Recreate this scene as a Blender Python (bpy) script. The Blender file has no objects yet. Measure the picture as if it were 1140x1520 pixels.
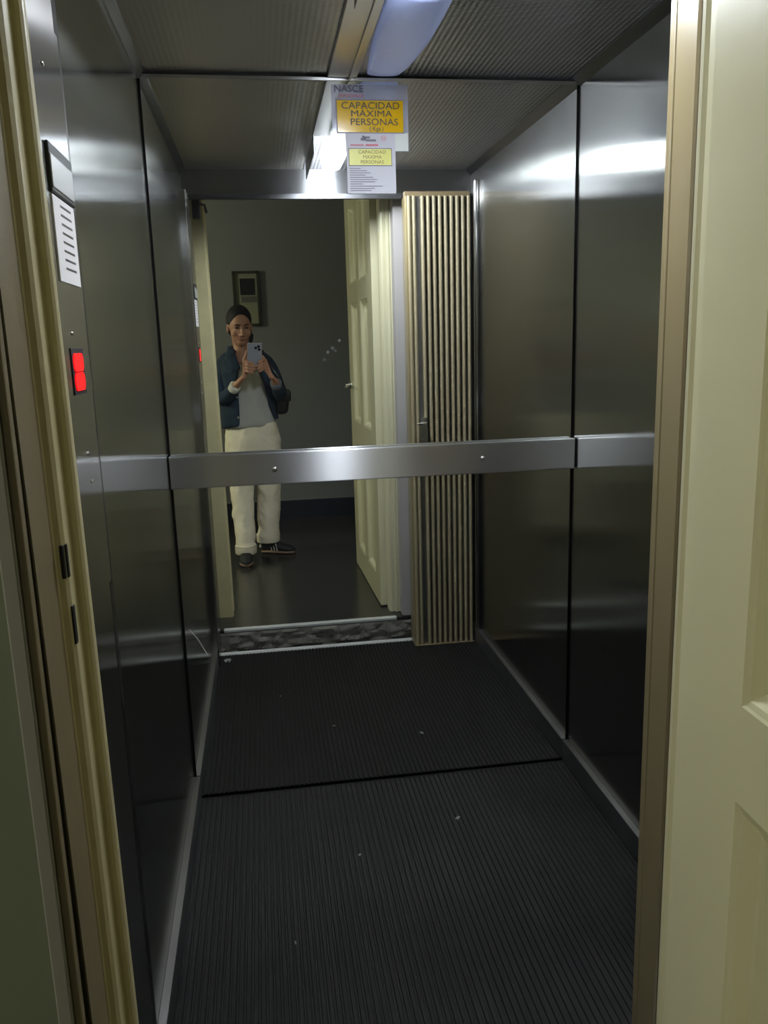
import bpy, bmesh, math, random
from mathutils import Vector, Matrix, noise as mnoise

random.seed(7)
S = bpy.context.scene
C = S.collection
PI = math.pi

# ------------------------------------------------------------------ camera
CAMH = 1.5
R_ = Vector((0.98842124, -0.1490515, -0.02840961))
U_ = Vector((0.05777071, 0.19654068, 0.97879227))
W_ = Vector((0.14030681, 0.96910031, -0.20287579))
cd = bpy.data.cameras.new('camera')
cam = bpy.data.objects.new('camera', cd)
C.objects.link(cam)
cd.sensor_fit = 'VERTICAL'
cd.sensor_height = 36.0
cd.sensor_width = 27.0
cd.lens = 36.0 * 1208.57 / 1520.0
cd.clip_start = 0.003
cam.matrix_world = Matrix(((R_.x, U_.x, -W_.x, 0), (R_.y, U_.y, -W_.y, 0), (R_.z, U_.z, -W_.z, CAMH), (0, 0, 0, 1)))
S.camera = cam

# ------------------------------------------------------------------ world, exposure
wd = bpy.data.worlds.new('world'); S.world = wd
wd.use_nodes = True
wd.node_tree.nodes['Background'].inputs[0].default_value = (0.6, 0.7, 0.6, 1)
wd.node_tree.nodes['Background'].inputs[1].default_value = 0.004
S.view_settings.view_transform = 'Standard'
S.view_settings.look = 'None'
S.view_settings.gamma = 1.0
S.view_settings.exposure = 0.5
S.view_settings.use_curve_mapping = False
S.render.engine = 'CYCLES'
S.cycles.max_bounces = 14
S.cycles.glossy_bounces = 10
S.cycles.diffuse_bounces = 5
S.cycles.transparent_max_bounces = 10
S.cycles.caustics_reflective = True
S.cycles.sample_clamp_indirect = 6.0
S.cycles.blur_glossy = 0.3

LAMP_EMIT = 92.0         # lit fluorescent diffuser
HALL_EMIT = 130.0          # dim lamp on the far wall of the landing
HALL_COL = (1.0, 0.98, 0.70, 1)
LAMP_COL = (0.86, 0.92, 1.0, 1)

# ------------------------------------------------------------------ materials
def newmat(name):
    m = bpy.data.materials.new(name); m.use_nodes = True
    nt = m.node_tree
    return m, nt, nt.nodes['Principled BSDF']

def pmat(name, col, rough=0.5, metal=0.0, spec=0.5, noise=0.0, nscale=8.0, bump=0.0, bscale=40.0, coat=0.0, rnoise=0.0):
    m, nt, b = newmat(name)
    c4 = (*col, 1)
    b.inputs['Base Color'].default_value = c4
    b.inputs['Roughness'].default_value = rough
    b.inputs['Metallic'].default_value = metal
    b.inputs['Specular IOR Level'].default_value = spec
    b.inputs['Coat Weight'].default_value = coat
    b.inputs['Coat Roughness'].default_value = 0.12
    tc = nt.nodes.new('ShaderNodeTexCoord')
    if noise or rnoise:
        n = nt.nodes.new('ShaderNodeTexNoise'); n.inputs['Scale'].default_value = nscale
        n.inputs['Detail'].default_value = 5
        nt.links.new(tc.outputs['Object'], n.inputs['Vector'])
        if noise:
            r = nt.nodes.new('ShaderNodeMixRGB')
            r.inputs[1].default_value = tuple(max(0, x * (1 - noise)) for x in col) + (1,)
            r.inputs[2].default_value = tuple(min(1, x * (1 + noise)) for x in col) + (1,)
            nt.links.new(n.outputs['Fac'], r.inputs[0])
            nt.links.new(r.outputs[0], b.inputs['Base Color'])
        if rnoise:
            mr = nt.nodes.new('ShaderNodeMapRange')
            mr.inputs['To Min'].default_value = max(0, rough - rnoise); mr.inputs['To Max'].default_value = rough + rnoise
            nt.links.new(n.outputs['Fac'], mr.inputs['Value'])
            nt.links.new(mr.outputs[0], b.inputs['Roughness'])
    if bump:
        n2 = nt.nodes.new('ShaderNodeTexNoise'); n2.inputs['Scale'].default_value = bscale
        n2.inputs['Detail'].default_value = 4
        nt.links.new(tc.outputs['Object'], n2.inputs['Vector'])
        bp = nt.nodes.new('ShaderNodeBump'); bp.inputs['Strength'].default_value = bump
        bp.inputs['Distance'].default_value = 0.004
        nt.links.new(n2.outputs['Fac'], bp.inputs['Height'])
        nt.links.new(bp.outputs[0], b.inputs['Normal'])
    return m

def emat(name, col, strength):
    m, nt, b = newmat(name)
    b.inputs['Base Color'].default_value = (*col[:3], 1)
    b.inputs['Emission Color'].default_value = (*col[:3], 1)
    b.inputs['Emission Strength'].default_value = strength
    b.inputs['Roughness'].default_value = 0.3
    return m

def steel(name, col, rough, aniso, smear=0.04, rot=0.0, broad=0.0, brough=0.5, bcol=None):
    m, nt, b = newmat(name)
    b.inputs['Base Color'].default_value = (*col, 1)
    b.inputs['Metallic'].default_value = 1.0
    b.inputs['Roughness'].default_value = rough
    b.inputs['Anisotropic'].default_value = aniso
    b.inputs['Anisotropic Rotation'].default_value = rot
    t = nt.nodes.new('ShaderNodeTangent'); t.direction_type = 'UV_MAP'
    nt.links.new(t.outputs[0], b.inputs['Tangent'])
    tc = nt.nodes.new('ShaderNodeTexCoord')
    n = nt.nodes.new('ShaderNodeTexNoise'); n.inputs['Scale'].default_value = 3.5; n.inputs['Detail'].default_value = 6
    nt.links.new(tc.outputs['Object'], n.inputs['Vector'])
    mr = nt.nodes.new('ShaderNodeMapRange')
    mr.inputs['From Min'].default_value = 0.3; mr.inputs['From Max'].default_value = 0.7
    mr.inputs['To Min'].default_value = rough - smear; mr.inputs['To Max'].default_value = rough + smear
    nt.links.new(n.outputs['Fac'], mr.inputs['Value'])
    nt.links.new(mr.outputs[0], b.inputs['Roughness'])
    if broad:       # worn, hazy share of the brushed finish
        b2 = nt.nodes.new('ShaderNodeBsdfPrincipled')
        b2.inputs['Base Color'].default_value = (*(bcol or col), 1); b2.inputs['Metallic'].default_value = 1.0
        b2.inputs['Roughness'].default_value = brough
        mx = nt.nodes.new('ShaderNodeMixShader'); mx.inputs[0].default_value = broad
        nt.links.new(b.outputs[0], mx.inputs[1]); nt.links.new(b2.outputs[0], mx.inputs[2])
        nt.links.new(mx.outputs[0], nt.nodes['Material Output'].inputs[0])
    return m

M = {}
M['wall_steel'] = steel('brushed_wall_steel', (0.36, 0.365, 0.345), 0.145, 1.0, 0.010, 0.0, 0.05, 0.34)
M['post_steel'] = steel('post_steel', (0.45, 0.44, 0.43), 0.17, 1.0, 0.02, 0.0, 0.07, 0.36)
M['rail_steel'] = steel('rail_steel', (0.60, 0.60, 0.61), 0.30, 1.0, 0.02, 0.25, 0.06, 0.45)
M['header_steel'] = steel('header_steel', (0.32, 0.32, 0.33), 0.28, 1.0, 0.003, 0.25, 0.06, 0.45)
M['skirt_steel'] = steel('skirt_steel', (0.34, 0.34, 0.35), 0.4, 0.3)
M['lit_ledge_steel'] = steel('lit_ledge_steel', (0.42, 0.41, 0.41), 0.4, 0.3)
M['dark_trim'] = steel('dark_trim_steel', (0.10, 0.10, 0.105), 0.35, 0.3)
M['chrome'] = pmat('chrome', (0.75, 0.75, 0.73), 0.18, 1.0)
M['screw'] = pmat('screw_steel', (0.6, 0.59, 0.56), 0.3, 1.0)
M['black'] = pmat('black_gap', (0.006, 0.006, 0.007), 0.7)
M['black_metal'] = pmat('black_metal', (0.012, 0.012, 0.013), 0.45)
M['rubber'] = pmat('black_rubber', (0.0105, 0.010, 0.009), 0.58, 0, 0.16, noise=0.45, nscale=5, bump=0.1, bscale=150, rnoise=0.12)
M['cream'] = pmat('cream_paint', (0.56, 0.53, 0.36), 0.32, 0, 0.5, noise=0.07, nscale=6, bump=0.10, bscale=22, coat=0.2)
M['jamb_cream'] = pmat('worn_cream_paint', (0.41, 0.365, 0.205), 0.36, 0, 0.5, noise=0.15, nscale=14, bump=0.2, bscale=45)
M['tan'] = pmat('tan_paint', (0.25, 0.20, 0.105), 0.28, 0, 0.5, noise=0.08, nscale=10, bump=0.05, bscale=30, coat=0.3)
M['slat_tan'] = pmat('slat_tan_paint', (0.34, 0.285, 0.175), 0.5, noise=0.08, nscale=10)
M['tan_dark'] = pmat('tan_paint_aged_shaded', (0.20, 0.15, 0.08), 0.45)  # aged on the bottom shoe; on the top track it paints the header's shade
M['jamb_brown'] = pmat('worn_darker_brown', (0.165, 0.133, 0.075), 0.42, noise=0.15, nscale=14, bump=0.15, bscale=45)
M['lavender'] = pmat('lavender_plaster', (0.40, 0.375, 0.36), 0.7, noise=0.08, nscale=5, bump=0.15, bscale=30)
M['hallwall'] = pmat('hall_grey_paint', (0.175, 0.18, 0.19), 0.6, noise=0.03, nscale=2, bump=0.08, bscale=60)
M['hallgreen'] = pmat('hall_green_paint', (0.165, 0.18, 0.135), 0.5, noise=0.08, nscale=4, bump=0.1, bscale=60)
M['archgrey'] = pmat('architrave_grey_paint', (0.23, 0.22, 0.21), 0.5, noise=0.06, nscale=6)
M['hallceil'] = pmat('hall_ceiling_paint', (0.5, 0.5, 0.47), 0.8)
M['navy'] = pmat('navy_baseboard', (0.012, 0.016, 0.028), 0.35, bump=0.05)
M['hallfloor'] = pmat('dark_polished_floor', (0.022, 0.022, 0.02), 0.22, 0, 0.5, noise=0.5, nscale=9, bump=0.03, bscale=20, rnoise=0.08)
M['concrete'] = pmat('broken_concrete', (0.12, 0.11, 0.095), 0.9, noise=0.6, nscale=14, bump=0.8, bscale=50)
M['edge_metal'] = pmat('aluminium_edge', (0.78, 0.78, 0.76), 0.42, 0.55)
M['paper'] = pmat('white_paper', (0.74, 0.73, 0.80), 0.6)
M['paper_white'] = pmat('glossy_white_film', (0.85, 0.87, 0.84), 0.25)
M['notice'] = pmat('notice_paper', (0.62, 0.60, 0.60), 0.5)
M['tag_grey'] = pmat('grey_plastic_tag', (0.34, 0.34, 0.33), 0.25)
M['yellow'] = pmat('orange_yellow_label', (0.92, 0.56, 0.0), 0.14, coat=0.5)
M['yellow2'] = pmat('lemon_yellow_label', (0.86, 0.84, 0.20), 0.4)
M['ink'] = pmat('black_ink', (0.05, 0.045, 0.04), 0.5)
M['ink_grey'] = pmat('grey_ink', (0.28, 0.26, 0.32), 0.6)
M['ink_brown'] = pmat('brown_ink', (0.32, 0.26, 0.08), 0.6)
M['ink_red'] = pmat('red_ink', (0.75, 0.25, 0.33), 0.6)
M['ink_blue'] = pmat('dark_blue_ink', (0.06, 0.06, 0.12), 0.5)
M['red_led'] = emat('red_led', (1.0, 0.0, 0.006), 0.85)
M['red_led'].node_tree.nodes['Principled BSDF'].inputs['Base Color'].default_value = (0.05, 0, 0, 1)
M['lens_black'] = pmat('lens_black', (0.004, 0.004, 0.005), 0.08)
M['case'] = pmat('phone_case', (0.30, 0.31, 0.37), 0.45)
M['case_edge'] = pmat('phone_case_edge', (0.45, 0.36, 0.38), 0.4)
M['skin'] = pmat('skin', (0.40, 0.20, 0.125), 0.5, noise=0.08, nscale=30)
M['hair'] = pmat('dark_hair', (0.008, 0.006, 0.005), 0.6, 0, 0.25, bump=0.5, bscale=160)
M['lip'] = pmat('lips', (0.32, 0.10, 0.09), 0.5)
M['eyewhite'] = pmat('eye', (0.05, 0.04, 0.035), 0.2)
M['denim'] = pmat('dark_denim', (0.016, 0.032, 0.056), 0.8, 0, 0.3, noise=0.85, nscale=13, bump=0.4, bscale=120)
M['denim_lining'] = pmat('denim_cuff', (0.10, 0.11, 0.13), 0.85)
M['shirt'] = pmat('grey_white_shirt', (0.44, 0.44, 0.41), 0.8, bump=0.1, bscale=60)
M['cuff_white'] = pmat('white_cuff', (0.62, 0.60, 0.52), 0.8)
M['trouser'] = pmat('cream_trousers', (0.80, 0.73, 0.57), 0.85, noise=0.07, nscale=12, bump=0.25, bscale=45)
M['shoe'] = pmat('black_suede', (0.012, 0.012, 0.013), 0.7)
M['shoe_white'] = pmat('white_leather', (0.62, 0.6, 0.54), 0.6)
M['sole'] = pmat('gum_sole', (0.22, 0.14, 0.09), 0.6)
M['leather'] = pmat('black_leather', (0.008, 0.008, 0.009), 0.3)
M['frame'] = pmat('dark_frame', (0.03, 0.028, 0.015), 0.4)
M['mat_board'] = pmat('cream_mount', (0.22, 0.22, 0.16), 0.8)
M['print'] = pmat('dark_print', (0.006, 0.006, 0.008), 0.3, noise=0.8, nscale=18)
M['print_grey'] = pmat('grey_print', (0.09, 0.09, 0.085), 0.5)
M['housing'] = emat('dim_blue_cover', (0.45, 0.54, 0.90), 0.10)
M['housing_steel'] = pmat('lamp_tray_steel', (0.55, 0.55, 0.54), 0.3, 0.8)
M['diffuser'] = emat('lit_diffuser', LAMP_COL, LAMP_EMIT)
M['hall_lamp'] = emat('hall_lamp_glass', HALL_COL, HALL_EMIT)
M['scrap'] = pmat('paper_scrap', (0.45, 0.45, 0.42), 0.8)

# mirror: silvered glass with a few finger marks
def mirror_mat():
    m, nt, b = newmat('mirror_glass')
    b.inputs['Base Color'].default_value = (0.86, 0.88, 0.86, 1)
    b.inputs['Metallic'].default_value = 1.0
    b.inputs['Roughness'].default_value = 0.0
    geo = nt.nodes.new('ShaderNodeNewGeometry')
    hz = nt.nodes.new('ShaderNodeValue'); hz.outputs[0].default_value = 0.005     # thin film of dust
    last = hz.outputs[0]
    for (x, z, r, a) in [(.212, 1.478, .007, .5), (.227, 1.49, .008, .35), (.249, 1.512, .006, .5), (.236, 1.482, .006, .3), (.20, 1.455, .008, .22), (.19, 1.43, .007, .15)]:
        d = nt.nodes.new('ShaderNodeVectorMath'); d.operation = 'DISTANCE'
        d.inputs[1].default_value = (x, 2.586, z); a *= 0.3
        nt.links.new(geo.outputs['Position'], d.inputs[0])
        mr = nt.nodes.new('ShaderNodeMapRange')
        mr.inputs['From Min'].default_value = r * 0.4; mr.inputs['From Max'].default_value = r
        mr.inputs['To Min'].default_value = a; mr.inputs['To Max'].default_value = 0
        nt.links.new(d.outputs['Value'], mr.inputs['Value'])
        if last is None: last = mr.outputs[0]
        else:
            ad = nt.nodes.new('ShaderNodeMath'); ad.operation = 'MAXIMUM'
            nt.links.new(last, ad.inputs[0]); nt.links.new(mr.outputs[0], ad.inputs[1]); last = ad.outputs[0]
    dif = nt.nodes.new('ShaderNodeBsdfDiffuse'); dif.inputs[0].default_value = (0.75, 0.75, 0.75, 1)
    mx = nt.nodes.new('ShaderNodeMixShader')
    nt.links.new(last, mx.inputs[0]); nt.links.new(b.outputs[0], mx.inputs[1]); nt.links.new(dif.outputs[0], mx.inputs[2])
    nt.links.new(mx.outputs[0], nt.nodes['Material Output'].inputs[0])
    return m
M['mirror'] = mirror_mat()

def film_mat():
    m, nt, b = newmat('clear_film')
    b.inputs['Base Color'].default_value = (0.8, 0.8, 0.86, 1); b.inputs['Roughness'].default_value = 0.15
    tr = nt.nodes.new('ShaderNodeBsdfTransparent'); tr.inputs[0].default_value = (0.95, 0.95, 1, 1)
    mx = nt.nodes.new('ShaderNodeMixShader'); mx.inputs[0].default_value = 0.30
    nt.links.new(tr.outputs[0], mx.inputs[1]); nt.links.new(b.outputs[0], mx.inputs[2])
    nt.links.new(mx.outputs[0], nt.nodes['Material Output'].inputs[0])
    return m
M['film'] = film_mat()

# embossed ceiling sheet: rows of small raised lozenges
def embossed(name, col, rough, strength, k=330.0):
    m, nt, b = newmat(name)
    b.inputs['Base Color'].default_value = (*col, 1); b.inputs['Metallic'].default_value = 1.0
    b.inputs['Roughness'].default_value = rough
    tc = nt.nodes.new('ShaderNodeTexCoord'); sp = nt.nodes.new('ShaderNodeSeparateXYZ')
    nt.links.new(tc.outputs['Object'], sp.inputs[0])
    def wave(ax, ay):
        a = nt.nodes.new('ShaderNodeMath'); a.operation = 'MULTIPLY'; a.inputs[1].default_value = ax
        c = nt.nodes.new('ShaderNodeMath'); c.operation = 'MULTIPLY_ADD'; c.inputs[1].default_value = ay
        s = nt.nodes.new('ShaderNodeMath'); s.operation = 'SINE'
        nt.links.new(sp.outputs['X'], a.inputs[0]); nt.links.new(sp.outputs['Y'], c.inputs[0]); nt.links.new(a.outputs[0], c.inputs[2])
        nt.links.new(c.outputs[0], s.inputs[0]); return s.outputs[0]
    p = nt.nodes.new('ShaderNodeMath'); p.operation = 'MULTIPLY'
    nt.links.new(wave(k * 0.62, k), p.inputs[0]); nt.links.new(wave(-k * 0.62, k), p.inputs[1])
    bp = nt.nodes.new('ShaderNodeBump'); bp.inputs['Strength'].default_value = strength; bp.inputs['Distance'].default_value = 0.0022
    nt.links.new(p.outputs[0], bp.inputs['Height']); nt.links.new(bp.outputs[0], b.inputs['Normal'])
    return m
M['ceil_emboss'] = embossed('embossed_ceiling_sheet', (0.60, 0.60, 0.63), 0.30, 1.0)
M['ceil_plain'] = embossed('plain_ceiling_sheet', (0.60, 0.58, 0.54), 0.42, 0.08)

# ------------------------------------------------------------------ mesh helpers
def boxuv(me):
    uv = me.uv_layers.new(name='UVMap')
    for p in me.polygons:
        n = p.normal; a = max(range(3), key=lambda i: abs(n[i]))
        for li in p.loop_indices:
            co = me.vertices[me.loops[li].vertex_index].co
            uv.data[li].uv = (co.y, co.z) if a == 0 else ((co.x, co.z) if a == 1 else (co.x, co.y))

def obj(name, bm, mat, parent=None, smooth=False, mats=None):
    bmesh.ops.recalc_face_normals(bm, faces=bm.faces)
    me = bpy.data.meshes.new(name); bm.to_mesh(me); bm.free()
    for mm in (mats or [mat]): me.materials.append(M[mm])
    boxuv(me)
    if smooth:
        for p in me.polygons: p.use_smooth = True
    o = bpy.data.objects.new(name, me); C.objects.link(o)
    if parent is not None: o.parent = parent
    return o

def tag(o, label=None, cat=None, group=None, kind=None):
    if label: o['label'] = label
    if cat: o['category'] = cat
    if group: o['group'] = group
    if kind: o['kind'] = kind
    return o

def empty(name, loc=(0, 0, 0)):
    o = bpy.data.objects.new(name, None); C.objects.link(o); o.location = loc; o.empty_display_size = 0.05
    return o

def under(o, parent):           # keep world-space mesh coordinates under a parent that sits at its own base
    o.parent = parent
    o.matrix_parent_inverse = Matrix.Translation(parent.location).inverted()
    return o

def bx(bm, x0, x1, y0, y1, z0, z1, bev=0.0, seg=2):
    r = bmesh.ops.create_cube(bm, size=1.0)
    vs = r['verts']
    for v in vs:
        v.co = Vector(((x0 + x1) / 2 + v.co.x * (x1 - x0), (y0 + y1) / 2 + v.co.y * (y1 - y0), (z0 + z1) / 2 + v.co.z * (z1 - z0)))
    if bev > 0:
        es = list({e for v in vs for e in v.link_edges})
        bmesh.ops.bevel(bm, geom=es, offset=bev, segments=seg, affect='EDGES', profile=0.5)
    return vs

def box(name, x0, x1, y0, y1, z0, z1, mat, parent=None, bev=0.0, kind=None):
    bm = bmesh.new(); bx(bm, x0, x1, y0, y1, z0, z1, bev)
    o = obj(name, bm, mat)
    if parent is not None: under(o, parent)
    if kind: o['kind'] = kind
    return o

def prism(bm, pts, z0, z1, lean=(0, 0)):    # vertical extrusion of a plan outline
    n = len(pts)
    a = [bm.verts.new((x, y, z0)) for x, y in pts]
    b = [bm.verts.new((x + lean[0], y + lean[1], z1)) for x, y in pts]
    for i in range(n):
        j = (i + 1) % n
        bm.faces.new((a[i], a[j], b[j], b[i]))
    bm.faces.new(list(reversed(a))); bm.faces.new(b)

def ring_tube(bm, rings, cap=True):
    vr = [[bm.verts.new(p) for p in r] for r in rings]
    n = len(vr[0])
    for k in range(len(vr) - 1):
        for i in range(n):
            j = (i + 1) % n
            bm.faces.new((vr[k][i], vr[k][j], vr[k + 1][j], vr[k + 1][i]))
    if cap:
        bm.faces.new(list(reversed(vr[0]))); bm.faces.new(vr[-1])
    return vr

def tube(bm, pts, radii, n=12, cap=True, flat=None, up=None):
    """round tube through pts; radii may be numbers or (a,b) pairs; rounded by extra end rings"""
    P = [Vector(p) for p in pts]
    rings = []
    prev = None
    for i, p in enumerate(P):
        if i == 0: t = P[1] - P[0]
        elif i == len(P) - 1: t = P[-1] - P[-2]
        else: t = (P[i + 1] - P[i]).normalized() + (P[i] - P[i - 1]).normalized()
        t.normalize()
        if prev is None:
            ref = Vector(up) if up else (Vector((0, 1, 0)) if abs(t.y) < 0.8 else Vector((1, 0, 0)))
        else: ref = prev
        a = (ref - t * ref.dot(t)).normalized()
        b = t.cross(a).normalized()
        prev = a
        r = radii[i] if isinstance(radii, (list, tuple)) else radii
        ra, rb = r if isinstance(r, (list, tuple)) else (r, r)
        def ring(c, s):
            return [c + (a * ra * math.cos(2 * PI * k / n) + b * rb * math.sin(2 * PI * k / n)) * s for k in range(n)]
        rm = min(ra, rb)
        if i == 0 and cap:
            rings.append(ring(p - t * rm * 0.75, 0.45)); rings.append(ring(p - t * rm * 0.4, 0.85))
        rings.append(ring(p, 1.0))
        if i == len(P) - 1 and cap:
            rings.append(ring(p + t * rm * 0.4, 0.85)); rings.append(ring(p + t * rm * 0.75, 0.45))
    ring_tube(bm, rings, cap)

def ball(bm, c, r, rot=None, seg=20):
    res = bmesh.ops.create_uvsphere(bm, u_segments=seg, v_segments=seg * 2 // 3, radius=1.0)
    m = Matrix.Diagonal(Vector(r)).to_3x3()
    if rot is not None: m = rot @ m
    for v in res['verts']: v.co = m @ v.co + Vector(c)
    return res['verts']

def disc(bm, c, r, axis, depth, n=16):
    """short cylinder with centre c along axis ('x','y','z')"""
    res = bmesh.ops.create_cone(bm, cap_ends=True, segments=n, radius1=r, radius2=r * 0.85, depth=depth)
    rot = {'z': Matrix.Identity(3), 'x': Matrix.Rotation(PI / 2, 3, 'Y'), '-x': Matrix.Rotation(-PI / 2, 3, 'Y'), 'y': Matrix.Rotation(-PI / 2, 3, 'X'), '-y': Matrix.Rotation(PI / 2, 3, 'X')}[axis]
    for v in res['verts']: v.co = rot @ v.co + Vector(c)

def apply_mods(o):
    dg = bpy.context.evaluated_depsgraph_get()
    me = bpy.data.meshes.new_from_object(o.evaluated_get(dg))
    old = o.data; o.modifiers.clear(); o.data = me
    for p in me.polygons: p.use_smooth = True
    return o

def remeshed(name, bm, mat, parent, voxel, smooth=6, factor=0.5, disp=0.0, dscale=0.06):
    o = obj(name, bm, mat, None, True)
    r = o.modifiers.new('r', 'REMESH'); r.mode = 'VOXEL'; r.voxel_size = voxel
    s = o.modifiers.new('s', 'SMOOTH'); s.factor = factor; s.iterations = smooth
    if disp:
        tx = bpy.data.textures.new(name + '_folds', 'CLOUDS'); tx.noise_scale = dscale; tx.noise_depth = 2
        d = o.modifiers.new('d', 'DISPLACE'); d.texture = tx; d.strength = disp; d.mid_level = 0.5
    apply_mods(o)
    if parent is not None: under(o, parent)
    return o

def text(body, name, size, loc, mat, parent, face='-y', sx=1.0, align='CENTER', bold=0.0):
    cu = bpy.data.curves.new(name, 'FONT'); cu.body = body; cu.size = size; cu.align_x = align; cu.align_y = 'CENTER'
    cu.extrude = 0.0002; cu.offset = bold; cu.resolution_u = 3
    tmp = bpy.data.objects.new('lettering_source', cu); C.objects.link(tmp)
    dg = bpy.context.evaluated_depsgraph_get()
    me = bpy.data.meshes.new_from_object(tmp.evaluated_get(dg))
    bpy.data.objects.remove(tmp); bpy.data.curves.remove(cu)
    me.materials.clear(); me.materials.append(M[mat])
    rot = Matrix.Rotation(PI / 2, 4, 'X') if face == '-y' else Matrix.Rotation(PI / 2, 4, 'Z') @ Matrix.Rotation(PI / 2, 4, 'X')
    me.transform(Matrix.Translation(loc) @ rot @ Matrix.Diagonal((sx, 1, 1, 1)))
    o = bpy.data.objects.new(name, me); C.objects.link(o)
    under(o, parent)
    return o

# ------------------------------------------------------------------ dimensions
D = 2.586            # mirror plane
XL, XR = -0.298, 1.017
ZC = 2.276
YF = 1.265           # inner face of the car front
HF = 0.11            # landing floor stands a step higher than the car floor

# ------------------------------------------------------------------ car shell
def struct(name, bm, mat, mats=None):
    o = obj(name, bm, mat, mats=mats); o['kind'] = 'structure'; return o

box('wall_left', XL - 0.02, XL, 1.24, D + 0.03, 0.0, ZC + 0.05, 'wall_steel', kind='structure')
box('wall_right', XR, XR + 0.02, 1.24, D + 0.03, 0.0, ZC + 0.05, 'wall_steel', kind='structure')
box('wall_back', XL, XR, D + 0.012, D + 0.03, 0.0, ZC + 0.05, 'black', kind='structure')
bm = bmesh.new()
bx(bm, XL, 0.24, 1.2, D + 0.012, ZC, ZC + 0.02)
for f in bm.faces: f.material_index = 0
n0 = len(bm.faces)
bx(bm, 0.24, XR, 1.2, D + 0.012, ZC, ZC + 0.02)
for f in list(bm.faces)[n0:]: f.material_index = 1
struct('ceiling', bm, None, mats=['ceil_plain', 'ceil_emboss'])
box('floor', XL, XR, YF - 0.02, D + 0.012, -0.05, 0.0, 'black', kind='structure')

# skirting of the car: dark face, ledge coloured lighter for the light it catches
def skirt(name, x0, x1):
    bm = bmesh.new(); bx(bm, x0, x1, YF + 0.0, D - 0.004, 0.0, 0.083)
    bx(bm, x0 + 0.0, x1 - 0.0, YF + 0.0, D - 0.004, 0.083, 0.086, 0.001)
    n = 6
    for i, f in enumerate(bm.faces): f.material_index = 0 if i < n else 1
    return struct(name, bm, None, mats=['skirt_steel', 'lit_ledge_steel'])
skirt('baseboard_left', XL, XL + 0.019)
skirt('baseboard_right', XR - 0.019, XR)

# thin corner trims under the ceiling
for nm, x in (('trim_1', XL), ('trim_2', XR - 0.02)):
    bm = bmesh.new()
    s = 1 if x < 0 else -1
    a = XL if s > 0 else XR
    pr = [(a, ZC), (a + s * 0.024, ZC), (a + s * 0.020, ZC - 0.005), (a + s * 0.005, ZC - 0.020), (a, ZC - 0.024)]
    A = [bm.verts.new((q, 1.25, z)) for q, z in pr]; B = [bm.verts.new((q, D - 0.006, z)) for q, z in pr]
    for i in range(5): bm.faces.new((A[i], A[(i + 1) % 5], B[(i + 1) % 5], B[i]))
    bm.faces.new(A); bm.faces.new(list(reversed(B)))
    struct(nm, bm, 'dark_trim')

# front of the car: header over the entrance, front posts
box('trim_3', XL - 0.02, XR + 0.02, 1.215, YF, 2.168, ZC + 0.03, 'header_steel', kind='structure')
box('trim_14', XL + 0.03, 0.685, YF, 1.290, 2.147, 2.168, 'dark_trim', kind='structure')
bm = bmesh.new()
prism(bm, [(XL, 1.225), (-0.272, 1.225), (-0.272, 1.402), (-0.275, 1.406), (XL, 1.406)], 0.0, 2.167)
prism(bm, [(XL, 1.155), (-0.272, 1.155), (-0.272, 1.225), (XL, 1.225)], HF + 0.008, 2.167)
struct('trim_4', bm, 'post_steel')
box('trim_5', 0.995, XR, 1.225, 1.285, 0.0, 2.168, 'black_metal', kind='structure')
box('groove_shade_strip', -0.2735, -0.2715, 1.378, 1.403, 0.09, 2.1, 'dark_trim', kind='structure')  # dark strip painting the shade of the groove beside the control panel
bm = bmesh.new()
tube(bm, [(XR - 0.012, 1.405, 0.086), (XR - 0.012, 1.405, 2.2)], [0.012, 0.012], 14)
struct('trim_6', bm, 'post_steel')

# sill of the car entrance
bm = bmesh.new()
bx(bm, XL + 0.02, XR - 0.02, 1.243, 1.285, -0.03, 0.004, 0.001)
bx(bm, XL + 0.02, XR - 0.02, 1.278, 1.286, 0.004, 0.010, 0.001)
bx(bm, XL + 0.02, XR - 0.02, 1.243, 1.249, 0.004, 0.008, 0.001)
struct('trim_7', bm, 'edge_metal')

# ------------------------------------------------------------------ landing
box('floor_landing', -2.8, 1.6, -1.45, 1.205, HF - 0.09, HF, 'hallfloor', kind='structure')
box('ceiling_landing', -2.8, 1.6, -1.45, 1.2, 2.75, 2.8, 'hallceil', kind='structure')
box('wall_landing_back', -2.8, 1.6, -1.5, -1.45, HF, 2.8, 'hallwall', kind='structure')
box('wall_landing_left', -2.85, -2.8, -1.5, 1.2, HF, 2.8, 'hallgreen', kind='structure')
box('wall_landing_right', 1.6, 1.65, -1.5, 1.2, HF, 2.8, 'hallgreen', kind='structure')
box('baseboard_landing', -2.8, 1.6, -1.45, -1.436, HF, HF + 0.148, 'navy', kind='structure')
bm = bmesh.new(); bx(bm, -2.8, -0.305, 0.795, 1.19, HF, 2.8); bx(bm, -0.305, -0.245, 0.795, 0.806, HF, 2.45); struct('wall_landing_front', bm, 'hallgreen')
bm = bmesh.new(); bx(bm, 0.658, 1.6, 0.90, 1.195, HF + 0.004, 2.8); struct('wall_shaft_side', bm, 'lavender')
box('wall_over_entrance', -0.305, 0.658, 0.90, 1.19, 2.45, 2.8, 'lavender', kind='structure')

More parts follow.
